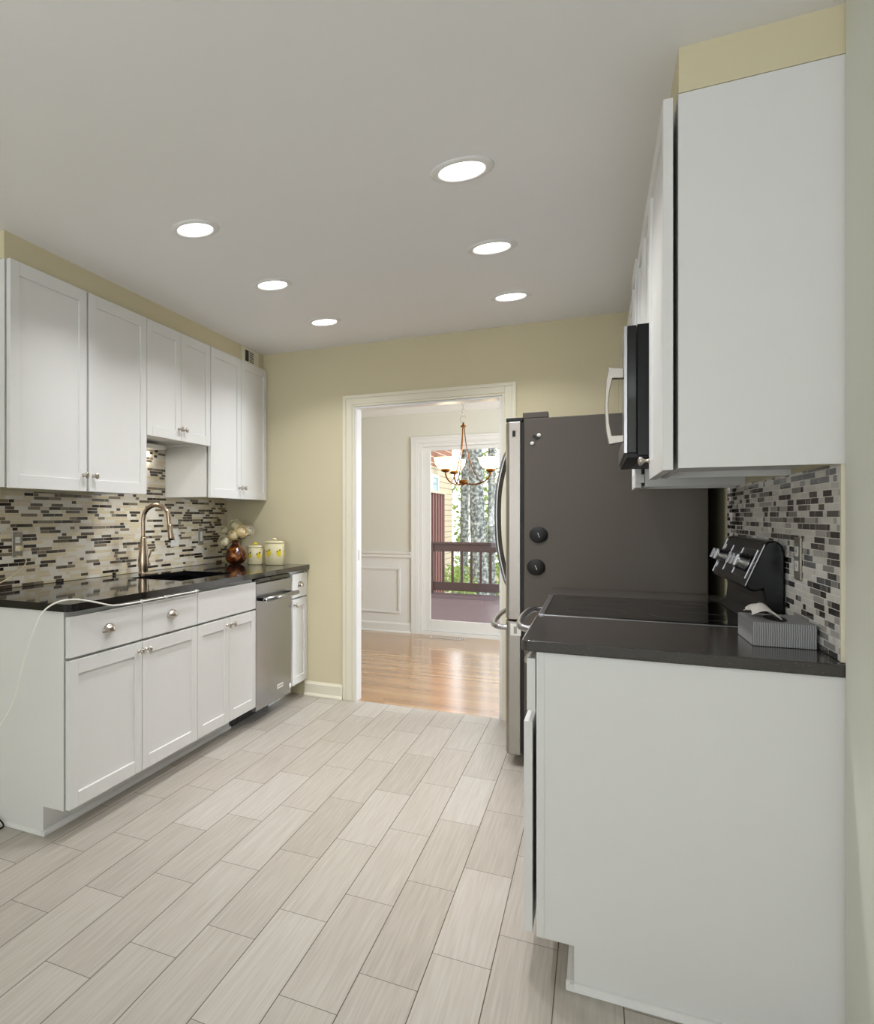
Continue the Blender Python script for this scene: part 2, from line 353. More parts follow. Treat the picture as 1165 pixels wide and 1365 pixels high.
struct(M().box(OX0 + 0.0005, OX0 + 0.016, YF + 0.04, YF + 0.06, 0.95, 1.02).build('trim_11', NICKEL))
def baseb(m, x0, x1, yf, h=0.1, t=0.014):
    m.prism([(yf, 0), (yf - t - 0.012, 0), (yf - t - 0.012, 0.006), (yf - t - 0.003, 0.018), (yf - t, 0.02), (yf - t, h * 0.82), (yf - t * 0.5, h * 0.93), (yf - t * 0.35, h), (yf, h)], x0, x1, 'x')
    return m
struct(baseb(M(), -1.74, OX0 - 0.08, YF).build('baseboard_far', CREAMTRIM))
# ------------------------------------------------------------------ dining room shell
DY = 8.33; DX0, DX1, DZ = -1.605, 0.25, 2.02
struct(M().box(-3.4, DX0, DY, DY + 0.12, 0, CEIL).box(DX1, 1.6, DY, DY + 0.12, 0, CEIL).box(DX0, DX1, DY, DY + 0.12, DZ, CEIL).build('wall_dining_far', BEIGE))
struct(M().box(-3.4, -3.28, YF + 0.11, DY, 0, CEIL).build('wall_dining_left', BEIGE))
struct(M().box(1.5, 1.6, YF + 0.11, DY, 0, CEIL).build('wall_dining_right', BEIGE))
struct(M().box(XR + 0.12, 1.5, YF, YF + 0.11, 0, CEIL).box(-3.28, XL - 0.12, YF, YF + 0.11, 0, CEIL).build('wall_dining_near', BEIGE))
struct(M().box(1.48, 1.5, 5.78, 7.42, 0.6, 0.66).box(1.48, 1.5, 5.78, 7.42, 2.14, 2.2).box(1.48, 1.5, 5.78, 5.84, 0.66, 2.14).box(1.48, 1.5, 7.36, 7.42, 0.66, 2.14).build('added_window_2', TRIM))  # unseen frame added around the dining fill lamp, on a solid wall
# crown, chair rail, wainscot
struct(M().prism([(DY, CEIL), (DY - 0.075, CEIL), (DY - 0.07, CEIL - 0.012), (DY - 0.03, CEIL - 0.05), (DY - 0.012, CEIL - 0.072), (DY, CEIL - 0.075)], -3.28, 1.5, 'x').build('trim_6', TRIM), 'white crown moulding in the dining room')
struct(M().box(-3.28, DX0 - 0.085, DY - 0.004, DY, 0.1, 0.805).box(DX1 + 0.085, 1.5, DY - 0.004, DY, 0.1, 0.805).build('trim_7', TRIM), 'white wainscot below the chair rail')
struct(M().prism([(DY, 0.80), (DY - 0.012, 0.80), (DY - 0.02, 0.815), (DY - 0.018, 0.835), (DY - 0.03, 0.85), (DY - 0.03, 0.866), (DY, 0.87)], -3.28, DX0 - 0.075, 'x').build('trim_8', TRIM), 'white chair rail')
m = M()
for (a, b) in ((-2.45, -1.79), (-3.2, -2.55)):
    z0, z1, t = 0.205, 0.697, 0.024
    m.box(a, b, DY - 0.016, DY - 0.004, z0, z0 + t).box(a, b, DY - 0.016, DY - 0.004, z1 - t, z1).box(a, a + t, DY - 0.016, DY - 0.004, z0 + t, z1 - t).box(b - t, b, DY - 0.016, DY - 0.004, z0 + t, z1 - t)
struct(m.build('trim_9', TRIM, bevel=0.004), 'white picture frame moulding on the wainscot')
struct(baseb(M(), -3.28, DX0 - 0.072, DY, 0.11).build('baseboard_dining', TRIM))
struct(casing(M(), DX0, DX1, DZ, 0.075, DY, DY, 0.02).build('trim_10', TRIM, bevel=0.002), 'white casing around the sliding glass door')
# sliding glass door
d1 = M().box(DX0, DX0 + 0.04, DY, DY + 0.11, 0, DZ).box(DX1 - 0.04, DX1, DY, DY + 0.11, 0, DZ).box(DX0 + 0.04, DX1 - 0.04, DY, DY + 0.11, DZ - 0.035, DZ).box(DX0 + 0.04, DX1 - 0.04, DY, DY + 0.11, 0, 0.04).build('door_1', TRIM, bevel=0.002)
struct(d1)
def leaf(x0, x1, y0, y1):
    s = 0.075; o = M().box(x0, x0 + s, y0, y1, 0.042, 1.984).box(x1 - s, x1, y0, y1, 0.042, 1.984).box(x0 + s, x1 - s, y0, y1, 0.042, 0.158).box(x0 + s, x1 - s, y0, y1, 1.944, 1.984).build('door_leaf', TRIM, d1, bevel=0.003)
    M().box(x0 + s, x1 - s, (y0 + y1) / 2 - 0.003, (y0 + y1) / 2 + 0.003, 0.158, 1.944).build('glass_pane', GLASS, o)
leaf(DX0 + 0.04, -0.62, DY + 0.02, DY + 0.055); leaf(-0.70, DX1 - 0.04, DY + 0.065, DY + 0.10)
# ------------------------------------------------------------------ cabinet builders
def shaker(parent, name, xf, sg, y0, y1, z0, z1, t=0.021, st=0.057, flat=False):
    xb = xf - sg * t; m = M()      # xf = visible face, sg = +1 faces +X, -1 faces -X
    if flat: m.box(xb, xf, y0, y1, z0, z1)
    else:
        m.box(xb, xf, y0, y0 + st, z0, z1).box(xb, xf, y1 - st, y1, z0, z1)
        m.box(xb, xf, y0 + st, y1 - st, z0, z0 + st).box(xb, xf, y0 + st, y1 - st, z1 - st, z1)
        m.box(xb + sg * 0.001, xf - sg * 0.008, y0 + st - 0.004, y1 - st + 0.004, z0 + st - 0.004, z1 - st + 0.004)
    return m.build(name, WHITE, parent, bevel=0.0016)
def knob(parent, xf, sg, y, z):
    M().lathe([(0.0085, 0), (0.0085, 0.002), (0.0055, 0.004), (0.0048, 0.012), (0.007, 0.016), (0.0135, 0.020), (0.0155, 0.024), (0.0135, 0.028), (0.007, 0.0305), (0.001, 0.031)], (xf, y, z), (sg, 0, 0), 20).build('knob', NICKEL, parent)
def cup(parent, xf, sg, y, z, w=0.088):
    m = M(); n = 16; k = 7; h = 0.034; d = 0.026; vs = []; fs = []
    for i in range(n + 1):
        a = math.pi * i / n
        for j in range(k + 1):
            b = (math.pi / 2) * j / k      # shell: quarter dome, ribbed like a shell
            rr = 1.0 - 0.05 * (i % 2)
            yy = y - w / 2 * math.cos(a) * (math.cos(b) * 0.35 + 0.65) * rr
            zz = z + h * math.sin(a) * math.cos(b) * rr
            xx = xf + sg * (0.001 + d * math.sin(b) * (math.sin(a) ** 0.6 if a not in (0, math.pi) else 0) * rr)
            vs.append((xx, yy, zz))
    for i in range(n):
        for j in range(k): q = i * (k + 1) + j; fs.append((q, q + 1, q + k + 2, q + k + 1))
    m.add(vs, fs, 0, True)
    m.box(xf, xf + sg * 0.003, y - w / 2, y + w / 2, z - 0.004, z + 0.003)
    o = m.build('cup_pull', NICKEL, parent); s = o.modifiers.new('solid', 'SOLIDIFY'); s.thickness = 0.0018; return o
def carcass(parent, x_back, x_front, y0, y1, z0, z1, toe=None, sg=1, name='cabinet_body', open_bottom=False):
    m = M()
    if toe is None:
        if open_bottom:     # wall cabinet: sides reach lower than the bottom board
            t = 0.016; r = 0.018
            m.box(x_back, x_front, y0, y0 + t, z0, z1).box(x_back, x_front, y1 - t, y1, z0, z1).box(x_back, x_front, y0 + t, y1 - t, z0 + r, z1).box(x_front, x_front - sg * t, y0 + t, y1 - t, z0, z0 + r)
        else: m.box(x_back, x_front, y0, y1, z0, z1)
    else:
        m.prism([(x_back, z0), (toe, z0), (toe, 0.112), (x_front, 0.112), (x_front, z1), (x_back, z1)], y0, y1, 'y')
    return m.build(name, WHITE, parent, bevel=0.0012)
# ------------------------------------------------------------------ left base run
CF = -1.746; DF = -1.720; TK = -1.845; BK = XL + 0.009; CT = 0.914; CB = 0.884
G = 0.002
t = thing('base_cabinet', 'white base cabinet with two cup-pull drawers over two doors, nearest of the left run', 'cabinet', (-2.0, 2.3, 0))
carcass(t, BK, CF, 2.30, 3.385, 0, CB - 0.001, TK)
M().prism([(TK, 0.001), (TK + 0.016, 0.001), (TK + 0.015, 0.008), (TK + 0.008, 0.015), (TK, 0.017)], 2.285, 3.385, 'y').prism([(2.30, 0.001), (2.284, 0.001), (2.285, 0.008), (2.292, 0.015), (2.30, 0.017)], BK, TK + 0.016, 'x').build('shoe_molding', TRIM, t)
for (a, b, ky) in ((2.306, 2.842, 2.812), (2.848, 3.382, 2.878)):
    dr = shaker(t, 'drawer', DF, 1, a, b, 0.703, 0.862, flat=True); cup(dr, DF, 1, (a + b) / 2, 0.775)
    dd = shaker(t, 'door', DF, 1, a, b, 0.117, 0.692); knob(dd, DF, 1, ky, 0.655)
t = thing('sink_base_cabinet', 'white sink base cabinet with plain false front, left of the dishwasher', 'cabinet', (-2.0, 3.4, 0))
carcass(t, BK, CF, 3.387, 4.149, 0, 0.66, TK)
M().box(CF - 0.02, CF, 3.387, 4.149, 0.66, CB - 0.001).box(BK, CF - 0.02, 3.387, 3.40, 0.66, CB - 0.001).box(BK, CF - 0.02, 4.136, 4.149, 0.66, CB - 0.001).build('face_frame', WHITE, t)
M().prism([(TK, 0.001), (TK + 0.016, 0.001), (TK + 0.015, 0.008), (TK + 0.008, 0.015), (TK, 0.017)], 3.387, 4.04, 'y').build('shoe_molding', TRIM, t)
M().box(TK + 0.001, TK + 0.006, 4.042, 4.148, 0.001, 0.08).build('toe_vent', BLACKMT, t)
shaker(t, 'false_front', DF, 1, 3.39, 4.146, 0.703, 0.862, flat=True)
for (a, b, ky) in ((3.39, 3.766, 3.737), (3.771, 4.146, 3.800)):
    dd = shaker(t, 'door', DF, 1, a, b, 0.117, 0.692); knob(dd, DF, 1, ky, 0.655)
# dishwasher
t = thing('dishwasher', 'stainless steel dishwasher with bar handle in the left base run', 'dishwasher', (-2.0, 4.16, 0))
M().box(BK, CF - 0.004, 4.156, 4.758, 0.1, 0.872).box(BK, TK - 0.01, 4.156, 4.758, 0.001, 0.1).build('tub_body', BLACKMT, t, bevel=0.002)
dd = M().prism([(-1.722, 0.085), (-1.722, 0.842), (-1.728, 0.848), (-1.75, 0.848), (-1.75, 0.085)], 4.158, 4.757, 'y').build('door', STEEL, t, bevel=0.002)
M().box(-1.749, -1.731, 4.16, 4.755, 0.85, 0.874).build('control_strip', BLACKGL, t, bevel=0.002)
h = M().tube([(-1.672, 4.175, 0.752), (-1.672, 4.74, 0.752)], 0.0145, 20).build('handle', STEEL, dd)
M().box(-1.724, -1.664, 4.196, 4.222, 0.742, 0.762).build('handle_post', BLACKPL, dd, bevel=0.004)
M().box(-1.724, -1.664, 4.700, 4.726, 0.742, 0.762).build('handle_post', BLACKPL, dd, bevel=0.004)
M().lathe([(0.0142, 0), (0.0142, 0.003), (0.006, 0.0035)], (-1.672, 4.1765, 0.752), (0, -1, 0), 20, 0).lathe([(0.007, 0), (0.007, 0.002)], (-1.672, 4.1735, 0.752), (0, -1, 0), 16, 1).build('handle_cap', [CHROME, BLACKPL], dd)
M().box(-1.7215, -1.7195, 4.50, 4.60, 0.155, 0.182).box(-1.7194, -1.719, 4.508, 4.592, 0.164, 0.173, 1).build('badge', [PLASTIC, GREYPL], dd)
M().lathe([(0.02, 0), (0.02, 0.0015), (0.0, 0.002)], (-1.7215, 4.735, 0.13), (1, 0, 0), 20).build('round_sticker', PLASTIC, dd)
M().box(TK + 0.004, TK - 0.008, 4.157, 4.63, 0.001, 0.084).build('toe_panel', BLACKMT, t)
M().box(TK + 0.012, TK - 0.008, 4.632, 4.757, 0.001, 0.05).build('toe_trim', TRIM, t)
t = thing('base_cabinet', 'narrow white base cabinet with one drawer and door, beside the far wall', 'cabinet', (-2.0, 4.76, 0))
carcass(t, BK, CF, 4.762, YF - 0.003, 0, CB - 0.001, TK)
M().box(TK, TK + 0.012, 4.764, 5.05, 0.001, 0.03).build('shoe_molding', TRIM, t)
dr = shaker(t, 'drawer', DF, 1, 4.778, 5.066, 0.703, 0.862, flat=True); cup(dr, DF, 1, 4.922, 0.775)
dd = shaker(t, 'door', DF, 1, 4.778, 5.066, 0.117, 0.692, st=0.05); knob(dd, DF, 1, 4.806, 0.655)
# countertop with sink cutout
CFX = -1.706; sx0, sx1, sy0, sy1 = -2.165, -1.835, 3.43, 4.09
m = M()
def slab(m, x0, x1, y0, y1, z0=CB, z1=CT): return m.box(x0, x1, y0, y1, z0, z1)
r = 0.03
pts = [(XL + 0.001, 2.278), (CFX - r, 2.278)] + [(CFX - r + r * math.sin(a), 2.278 + r - r * math.cos(a)) for a in [math.pi / 2 * k / 6 for k in range(1, 6)]] + [(CFX, 2.278 + r), (CFX, sy0), (XL + 0.001, sy0)]
m.prism(pts, CB, CT, 'z'); slab(m, XL + 0.001, sx0, sy0, sy1); slab(m, sx1, CFX, sy0, sy1); slab(m, XL + 0.001, CFX, sy1, YF - 0.001)
tag(m.build('countertop', GRAN), 'long polished black countertop with sink cutout on the left cabinets', 'countertop')
m = M(); w = 0.004; zb = 0.70; a0, a1, b0, b1 = sx0 - 0.006, sx1 + 0.006, sy0 - 0.006, sy1 + 0.006; zt = CB - 0.002
m.box(a0, a1, b0, b1, zb - w, zb).box(a0 - w, a0, b0, b1, zb, zt).box(a1, a1 + w, b0, b1, zb, zt).box(a0, a1, b0 - w, b0, zb, zt).box(a0, a1, b1, b1 + w, zb, zt)
t = thing('kitchen_sink', 'black undermount sink sunk in the left countertop', 'sink', (-2.0, 3.76, zb))
m.build('basin', BLACKPL, t)
M().lathe([(0.045, 0), (0.045, 0.003), (0.03, 0.004), (0.02, 0.001)], (-2.0, 3.76, zb + 0.001), (0, 0, 1), 24).build('drain', STEEL, t)
# faucet
fx, fy = -2.222, 3.686
t = thing('kitchen_faucet', 'tall gooseneck pull-down faucet in brushed bronze nickel behind the sink', 'faucet', (fx, fy, CT))
M().lathe([(0.029, 0.0005), (0.029, 0.006), (0.026, 0.010), (0.0265, 0.02), (0.030, 0.05), (0.0305, 0.08), (0.026, 0.13), (0.019, 0.19), (0.0165, 0.205), (0.017, 0.212), (0.0145, 0.22)], (fx, fy, CT), (0, 0, 1), 28).build('body', BRONZE, t)
arc = [(fx, fy, CT + 0.215), (fx, fy, CT + 0.30)] + [(fx + 0.085 - 0.085 * math.cos(a), fy, CT + 0.318 + 0.082 * math.sin(a)) for a in [math.pi * k / 8 for k in range(0, 8)]] + [(fx + 0.172, fy, CT + 0.285)]
M().tube(arc, 0.0128, 16).build('spout', BRONZE, t)
M().lathe([(0.0135, 0), (0.0155, 0.006), (0.0165, 0.04), (0.0185, 0.075), (0.0185, 0.09), (0.012, 0.092)], (fx + 0.172, fy, CT + 0.292), (0.16, 0, -1), 20).build('spray_head', BRONZE, t)
hd = M().lathe([(0.017, 0), (0.017, 0.018), (0.013, 0.024)], (fx, fy + 0.022, CT + 0.075), (0, 1, 0), 18).tube([(fx, fy + 0.042, CT + 0.077), (fx + 0.01, fy + 0.05, CT + 0.105), (fx + 0.02, fy + 0.055, CT + 0.14)], 0.005, 10).build('lever_handle', BRONZE, t)
# ------------------------------------------------------------------ left wall cabinets
UF = -2.048; UD = -2.018; UB = XL + 0.0005; Z0, Z1 = 1.370, 2.302
def upper(label, y0, y1, z0, x_back, x_front, xd, sg, doors, kz=None, name='wall_cabinet', dz0=None, loc=None):
    t = thing(name, label, 'cabinet', ((x_back + x_front) / 2, y0, z0))
    carcass(t, x_back, x_front, y0, y1, z0, Z1, None, sg, open_bottom=True)
    for (a, b, ky) in doors:
        dd = shaker(t, 'door', xd, sg, a, b, z0 - 0.004 if dz0 is None else dz0, Z1 - 0.004); knob(dd, xd, sg, ky, (z0 + 0.07) if kz is None else kz)
    return t
upper('tall white double-door wall cabinet, nearest above the left counter', 2.302, 3.383, Z0, UB, UF, UD, 1, ((2.304, 2.838, 2.808), (2.856, 3.382, 2.888)))
upper('short white double-door wall cabinet raised above the sink', 3.385, 4.149, 1.685, UB, UF, UD, 1, ((3.388, 3.764, 3.735), (3.769, 4.146, 3.798)), kz=1.745)
upper('tall white double-door wall cabinet beside the far wall at left', 4.151, 5.072, Z0, UB, UF, UD, 1, ((4.156, 4.612, 4.583), (4.617, 5.070, 4.646)))
tag(M().box(XL + 0.002, XL + 0.09, 3.46, 4.02, 1.662, 1.684).box(XL + 0.01, XL + 0.085, 3.50, 3.98, 1.658, 1.662).build('under_cabinet_light', PLASTIC, bevel=0.003), 'small white under-cabinet light fixture below the raised sink cabinet', 'light fixture')
area('under_cabinet_lamp', (XL + 0.05, 3.74, 1.655), (0, 0, 0), 0.05, 0.42, 1.3, (1.0, 0.97, 0.9))
# vent grille on the soffit
t = thing('vent_grille', 'small cream vent grille on the yellow soffit at far left corner', 'vent', (-2.045, 4.83, 2.36))
M().box(-2.0475, -2.043, 4.685, 4.98, 2.306, 2.41).build('frame', CREAMTRIM, t, bevel=0.001)
M().box(-2.043, -2.0422, 4.74, 4.80, 2.318, 2.394).box(-2.043, -2.0422, 4.815, 4.885, 2.318, 2.394).build('duct_opening', BLACKMT, t)
for k in range(6):
    z = 2.323 + k * 0.0125; M().box(-2.0422, -2.0408, 4.815, 4.885, z, z + 0.005).build('louver', CREAMTRIM, t)
# outlets and switches
def plate(name, label, cat, x, sg, y, z, kind, m=GREYPL, w=0.074, h=0.118, m2=PLASTIC, axis='x'):
    t = thing(name, label, cat, (x, y, z)); mm = M()
    def bx(q, a0, a1, dy0, dy1, dz0, dz1, mi=0):
        if axis == 'x': q.box(x + sg * a0, x + sg * a1, y + dy0, y + dy1, z + dz0, z + dz1, mi)
        else: q.box(x + dy0, x + dy1, y + sg * a0, y + sg * a1, z + dz0, z + dz1, mi)
        return q
    bx(mm, 0.0002, 0.005, -w / 2, w / 2, -h / 2, h / 2); mm.build('cover_plate', m, t, bevel=0.0015)
    if kind == 'duplex':
        for s in (-1, 1):
            q = M(); bx(q, 0.005, 0.007, -0.017, 0.017, s * 0.02 - 0.014, s * 0.02 + 0.014)
            o = q.build('receptacle', m2, t, bevel=0.004)
            q = M(); bx(q, 0.007, 0.0073, -0.008, -0.006, s * 0.02 - 0.003, s * 0.02 + 0.006); bx(q, 0.007, 0.0073, 0.006, 0.008, s * 0.02 - 0.003, s * 0.02 + 0.006); q.build('slots', BLACKMT, o)
    else:
        q = M(); bx(q, 0.005, 0.009, -0.0165, 0.0165, -0.033, 0.033); q.build('rocker', m2, t, bevel=0.002)
    return t
plate('wall_outlet', 'metal cover outlet with a cord plugged in, nearest on left backsplash', 'outlet', XL + 0.008, 1, 2.715, 1.118, 'duplex')
plate('wall_outlet', 'white outlet on left backsplash just right of the faucet', 'outlet', XL + 0.008, 1, 4.268, 1.112, 'duplex', PLASTIC, 0.1)
plate('light_switch', 'rocker light switch on left backsplash near the vase', 'switch', XL + 0.008, 1, 4.645, 1.112, 'rocker')
plate('wall_outlet', 'grey outlet on the right backsplash above the tissue box', 'outlet', XR - 0.008, -1, 2.722, 1.133, 'duplex')
plate('wall_outlet', 'white outlet on the dining room wainscot', 'outlet', -2.215, -1, DY - 0.004, 0.385, 'duplex', PLASTIC, 0.07, 0.115, PLASTIC, 'y')
# cords
P3 = [atX(22, 741, XL + 0.035), atX(31, 743, XL + 0.045), atX(35, 748, XL + 0.045), atX(30, 757, XL + 0.06), atX(15, 768, XL + 0.07), atX(0, 777, XL + 0.08), atX(-30, 788, XL + 0.14)]
t = thing('power_cord', 'cream power cord hanging from the outlet at the left edge', 'cord', tuple(P3[0]))
M().tube(P3, 0.0028, 8).build('cable', CORDC, t)
M().box(XL + 0.0152, XL + 0.034, 2.703, 2.727, 1.085, 1.112).build('plug', CORDC, t, bevel=0.004)
P4 = [(-1.701, 3.36, 0.876), (-1.701, 3.1, 0.876), (-1.701, 2.9, 0.876), atX(170, 805, -1.701), atX(150, 807, -1.697), atX(128, 803, -1.70), atX(100, 799, -1.71), atX(76, 803, -1.74), atX(57, 816, -1.77), atX(45, 840, -1.79), atX(32, 880, -1.82), atX(26, 905, -1.83), atX(20, 930, -1.86), atX(0, 966, -1.9), atX(-40, 1000, -1.98)]
t = thing('power_cord', 'white cord clipped under the left counter edge and hanging off its near end', 'cord', tuple(P4[0]))
M().tube(P4, 0.0032, 8).build('cable', CORDW, t)
for y in (3.33, 3.02, 2.80): M().box(-1.7058, -1.697, y, y + 0.012, 0.870, 0.883).build('clip', PLASTIC, t, bevel=0.001)
tag(M().tube([(-2.075, 2.19, 0.005), (-2.02, 2.26, 0.006), (-2.06, 2.275, 0.03), (-2.12, 2.25, 0.05), (-2.2, 2.2, 0.03), (-2.3, 2.15, 0.006)], 0.004, 8).build('black_cord', BLACKMT), 'loop of black cord on the floor at the left base cabinet end', 'cord')
# vase, roses, canisters
vx, vy = -2.158, 4.84
t = thing('vase', 'round amber glass vase at the far end of the left counter', 'vase', (vx, vy, CT))
M().lathe([(0.03, 0.0005), (0.04, 0.002), (0.065, 0.022), (0.077, 0.05), (0.077, 0.065), (0.062, 0.10), (0.035, 0.13), (0.024, 0.148), (0.028, 0.166), (0.025, 0.166), (0.021, 0.148), (0.03, 0.13), (0.05, 0.10)], (vx, vy, CT), (0, 0, 1), 32, cap=False).lathe([(0.03, 0.0006), (0.001, 0.0006)], (vx, vy, CT), (0, 0, 1), 32, cap=False).build('body', AMBER, t)
def rose(x, y, z, r, tilt, m, label):
    t = thing('rose', label, 'flower', (x, y, z), 'artificial roses in the amber vase')
    ax = Vector(tilt).normalized(); u = ax.orthogonal().normalized(); w = ax.cross(u); c = Vector((x, y, z)); mm = M()
    mm.ball(c, r * 0.42, r * 0.42, r * 0.5, 12, 8)
    rings = ((0.50, 3, 2.85), (0.62, 4, 2.7), (0.74, 5, 2.5), (0.86, 5, 2.2), (0.97, 6, 1.75))
    for ri, (rr, n, top_) in enumerate(rings):
        for k in range(n):
            a0 = 2 * math.pi * k / n + ri * 0.9 + random.uniform(-0.15, 0.15); half = math.pi / n * 1.5; vs = []; fs = []
            for i in range(7):
                for j in range(6):
                    q = j / 5; side = i / 6 * 2 - 1; th = 0.25 + (top_ - 0.25) * q - 0.35 * q * side * side      # polar angle from the bottom pole
                    a = a0 + half * side * math.sin(0.5 + 1.9 * q); rad = r * rr * (1 + (0.20 if ri > 2 else 0.06) * q ** 3) + r * 0.06 * (1 - abs(side)) + 0.02 * r * k / n
                    vs.append(c + (u * math.cos(a) + w * math.sin(a)) * rad * math.sin(th) - ax * rad * 0.85 * math.cos(th))
            for i in range(6):
                for j in range(5): p = i * 6 + j; fs.append((p, p + 1, p + 7, p + 6))
            mm.add(vs, fs, 0, True)
    mm.build('bloom', m, t)
    M().tube([c - ax * r * 0.7, c - ax * r * 1.2 + Vector((0, 0, -0.01)), Vector((vx + (x - vx) * 0.15, vy + (y - vy) * 0.15, CT + 0.15)), Vector((vx, vy, CT + 0.03))], 0.0022, 6).build('stem', LEAFD, t)
k = 0.00528
for (px_, py_, r, dep, m, lb) in ((297, 720.7, 0.036, -0.05, PETAL, 'large cream rose drooping lowest at the left of the vase'), (308.8, 713, 0.030, -0.07, PETALP, 'small peach rose low in the middle of the bouquet'),
        (319.7, 708.3, 0.037, -0.06, PETALP, 'large open peach rose at the centre of the bouquet'), (313.5, 700, 0.036, 0.02, PETAL, 'cream rose highest at the top of the bouquet'),
        (331.5, 707.3, 0.032, 0.0, PETALW, 'pale white rose furthest right in the bouquet'), (298.5, 706.8, 0.027, 0.03, PETAL, 'small cream rose high at the left of the bouquet')):
    lx = (px_ - 314) * k; cx_, s_ = math.cos(YAW), math.sin(YAW)
    X = vx + lx * cx_ - dep * s_ ; Y = vy + lx * s_ + dep * cx_; Z = HC + (CY - py_) * k
    rose(X, Y, Z, r * 1.06, (0.4 * lx / 0.09 + 0.4, -0.95, 0.45), m, lb)
m = M()
for (dx, dy, dz, a) in ((0.03, -0.03, 0.185, 0.5), (0.05, -0.01, 0.19, 0.2), (0.0, -0.045, 0.19, 1.2), (-0.03, -0.03, 0.185, 2.2), (0.045, 0.02, 0.20, -0.3)):
    c = Vector((vx + dx, vy + dy, CT + dz)); d = Vector((math.cos(a), -abs(math.sin(a)) * 0.6, 0.1)).normalized(); w = Vector((-d.y, d.x, 0.3)).normalized()
    m.add([c - d * 0.035, c + w * 0.014, c + d * 0.035 - Vector((0, 0, 0.01)), c - w * 0.014, c + Vector((0, 0, 0.003))], [(0, 1, 4), (1, 2, 4), (2, 3, 4), (3, 0, 4)], 0, True)
tag(m.build('rose_leaves', LEAFD), 'dark green leaves tucked under the roses above the vase neck', 'leaves')
def canister(x, y, r, h, label, n, lz, loc):
    t = thing('canister', label, 'canister', (x, y, CT), 'lemon print canisters')
    mm = M().lathe([(r * 0.94, 0.0005), (r, 0.004), (r, h - 0.004), (r * 0.97, h), (r * 0.9, h)], (x, y, CT), (0, 0, 1), 36)
    o = mm.build('jar', CREAM, t)
    for i in range(n):
        a = 2 * math.pi * i / n - 1.0 + 0.25; cz = CT + lz; ls = 0.022 if r > 0.06 else 0.019
        def on(da, dz, e=0.0012): return Vector((x + (r + e) * math.cos(a + da / r), y + (r + e) * math.sin(a + da / r), cz + dz))
        q = M(); vs = [on(0, 0, 0.004)]; N_ = 14
        for kk in range(N_): th = 2 * math.pi * kk / N_; vs.append(on(ls * 0.8 * math.cos(th), ls * math.sin(th) * (1.15 if math.sin(th) < 0 else 1)))
        q.add(vs, [(0, 1 + kk, 1 + (kk + 1) % N_) for kk in range(N_)], 0, True)
        for (u0, v0, u1, v1) in ((-0.004, 0.012, -0.02, 0.006), (0.0, 0.012, 0.012, 0.026)):
            du, dv = u1 - u0, v1 - v0; q.add([on(u0, v0, 0.002), on((u0 + u1) / 2 - dv * 0.3, (v0 + v1) / 2 + du * 0.3, 0.002), on(u1, v1, 0.002), on((u0 + u1) / 2 + dv * 0.3, (v0 + v1) / 2 - du * 0.3, 0.002)], [(0, 1, 2, 3)], 1)
        q.build('lemon_print', [LEMON, LEMONG], o)
    l = M().lathe([(r * 0.9, h - 0.006), (r * 0.9, h + 0.001), (r * 1.03, h + 0.002), (r * 1.03, h + 0.009), (r * 0.8, h + 0.014), (r * 0.3, h + 0.018)], (x, y, CT), (0, 0, 1), 36).build('lid', CREAM, t)
    M().ball((x, y, CT + h + 0.027), 0.016, 0.013, 0.010).build('lid_knob', LEMON if r < 0.06 else CREAM, l)
canister(-2.028, 4.885, 0.053, 0.118, 'small cream canister with lemon print, between vase and large canister', 5, 0.065, None)
canister(-1.904, 4.925, 0.069, 0.150, 'large cream canister with lemon print, furthest right on left counter', 6, 0.085, None)
# ------------------------------------------------------------------ right base run
RC = -0.137; RD = -0.166; RT = -0.05; RB = XR - 0.0005
t = thing('base_cabinet', 'white base cabinet with broad end panel, in the right foreground', 'cabinet', (0.2, 2.29, 0))
carcass(t, RB, RC, 2.291, 2.880, 0, CB - 0.001, RT, sg=-1)
M().box(RC - 0.0005, RC + 0.018, 2.289, 2.2915, 0.113, CB - 0.001).build('face_frame', WHITE, t)
M().prism([(2.291, 0.001), (2.271, 0.001), (2.273, 0.010), (2.282, 0.018), (2.291, 0.02)], RT - 0.018, RB, 'x').prism([(RT, 0.001), (RT - 0.018, 0.001), (RT - 0.016, 0.010), (RT - 0.008, 0.018), (RT, 0.02)], 2.272, 2.88, 'y').build('shoe_molding', TRIM, t)
dr = shaker(t, 'drawer', RC - 0.024, -1, 2.293, 2.876, 0.722, 0.864, flat=True); cup(dr, RC - 0.024, -1, 2.60, 0.80)
dd = shaker(t, 'door', RD - 0.002, -1, 2.293, 2.876, 0.118, 0.692); knob(dd, RD - 0.002, -1, 2.83, 0.640)
t = thing('base_cabinet', 'narrow white base cabinet between the range and the refrigerator', 'cabinet', (0.2, 3.65, 0))
carcass(t, RB, RC, 3.652, 3.975, 0, CB - 0.001, RT, sg=-1)
dd = shaker(t, 'door', RC - 0.024, -1, 3.655, 3.972, 0.118, 0.692, st=0.05); knob(dd, RC - 0.024, -1, 3.69, 0.64)
dr = shaker(t, 'drawer', RC - 0.024, -1, 3.655, 3.972, 0.722, 0.864, flat=True); cup(dr, RC - 0.024, -1, 3.81, 0.80)
def rslab(y0, y1, label):
    r = 0.02; x0 = -0.174; pts = [(x0 + r, y0), (RB, y0), (RB, y1), (x0, y1), (x0, y0 + r)] + [(x0 + r - r * math.cos(a), y0 + r - r * math.sin(a)) for a in [math.pi / 2 * k / 6 for k in range(1, 6)]]
    tag(M().prism(pts, CB, CT, 'z').build('countertop', GRANR, bevel=0.004), label, 'countertop')
rslab(2.278, 2.882, 'short dark countertop in the right foreground under the tissue box')
rslab(3.650, 4.02, 'narrow dark countertop between the range and the refrigerator')
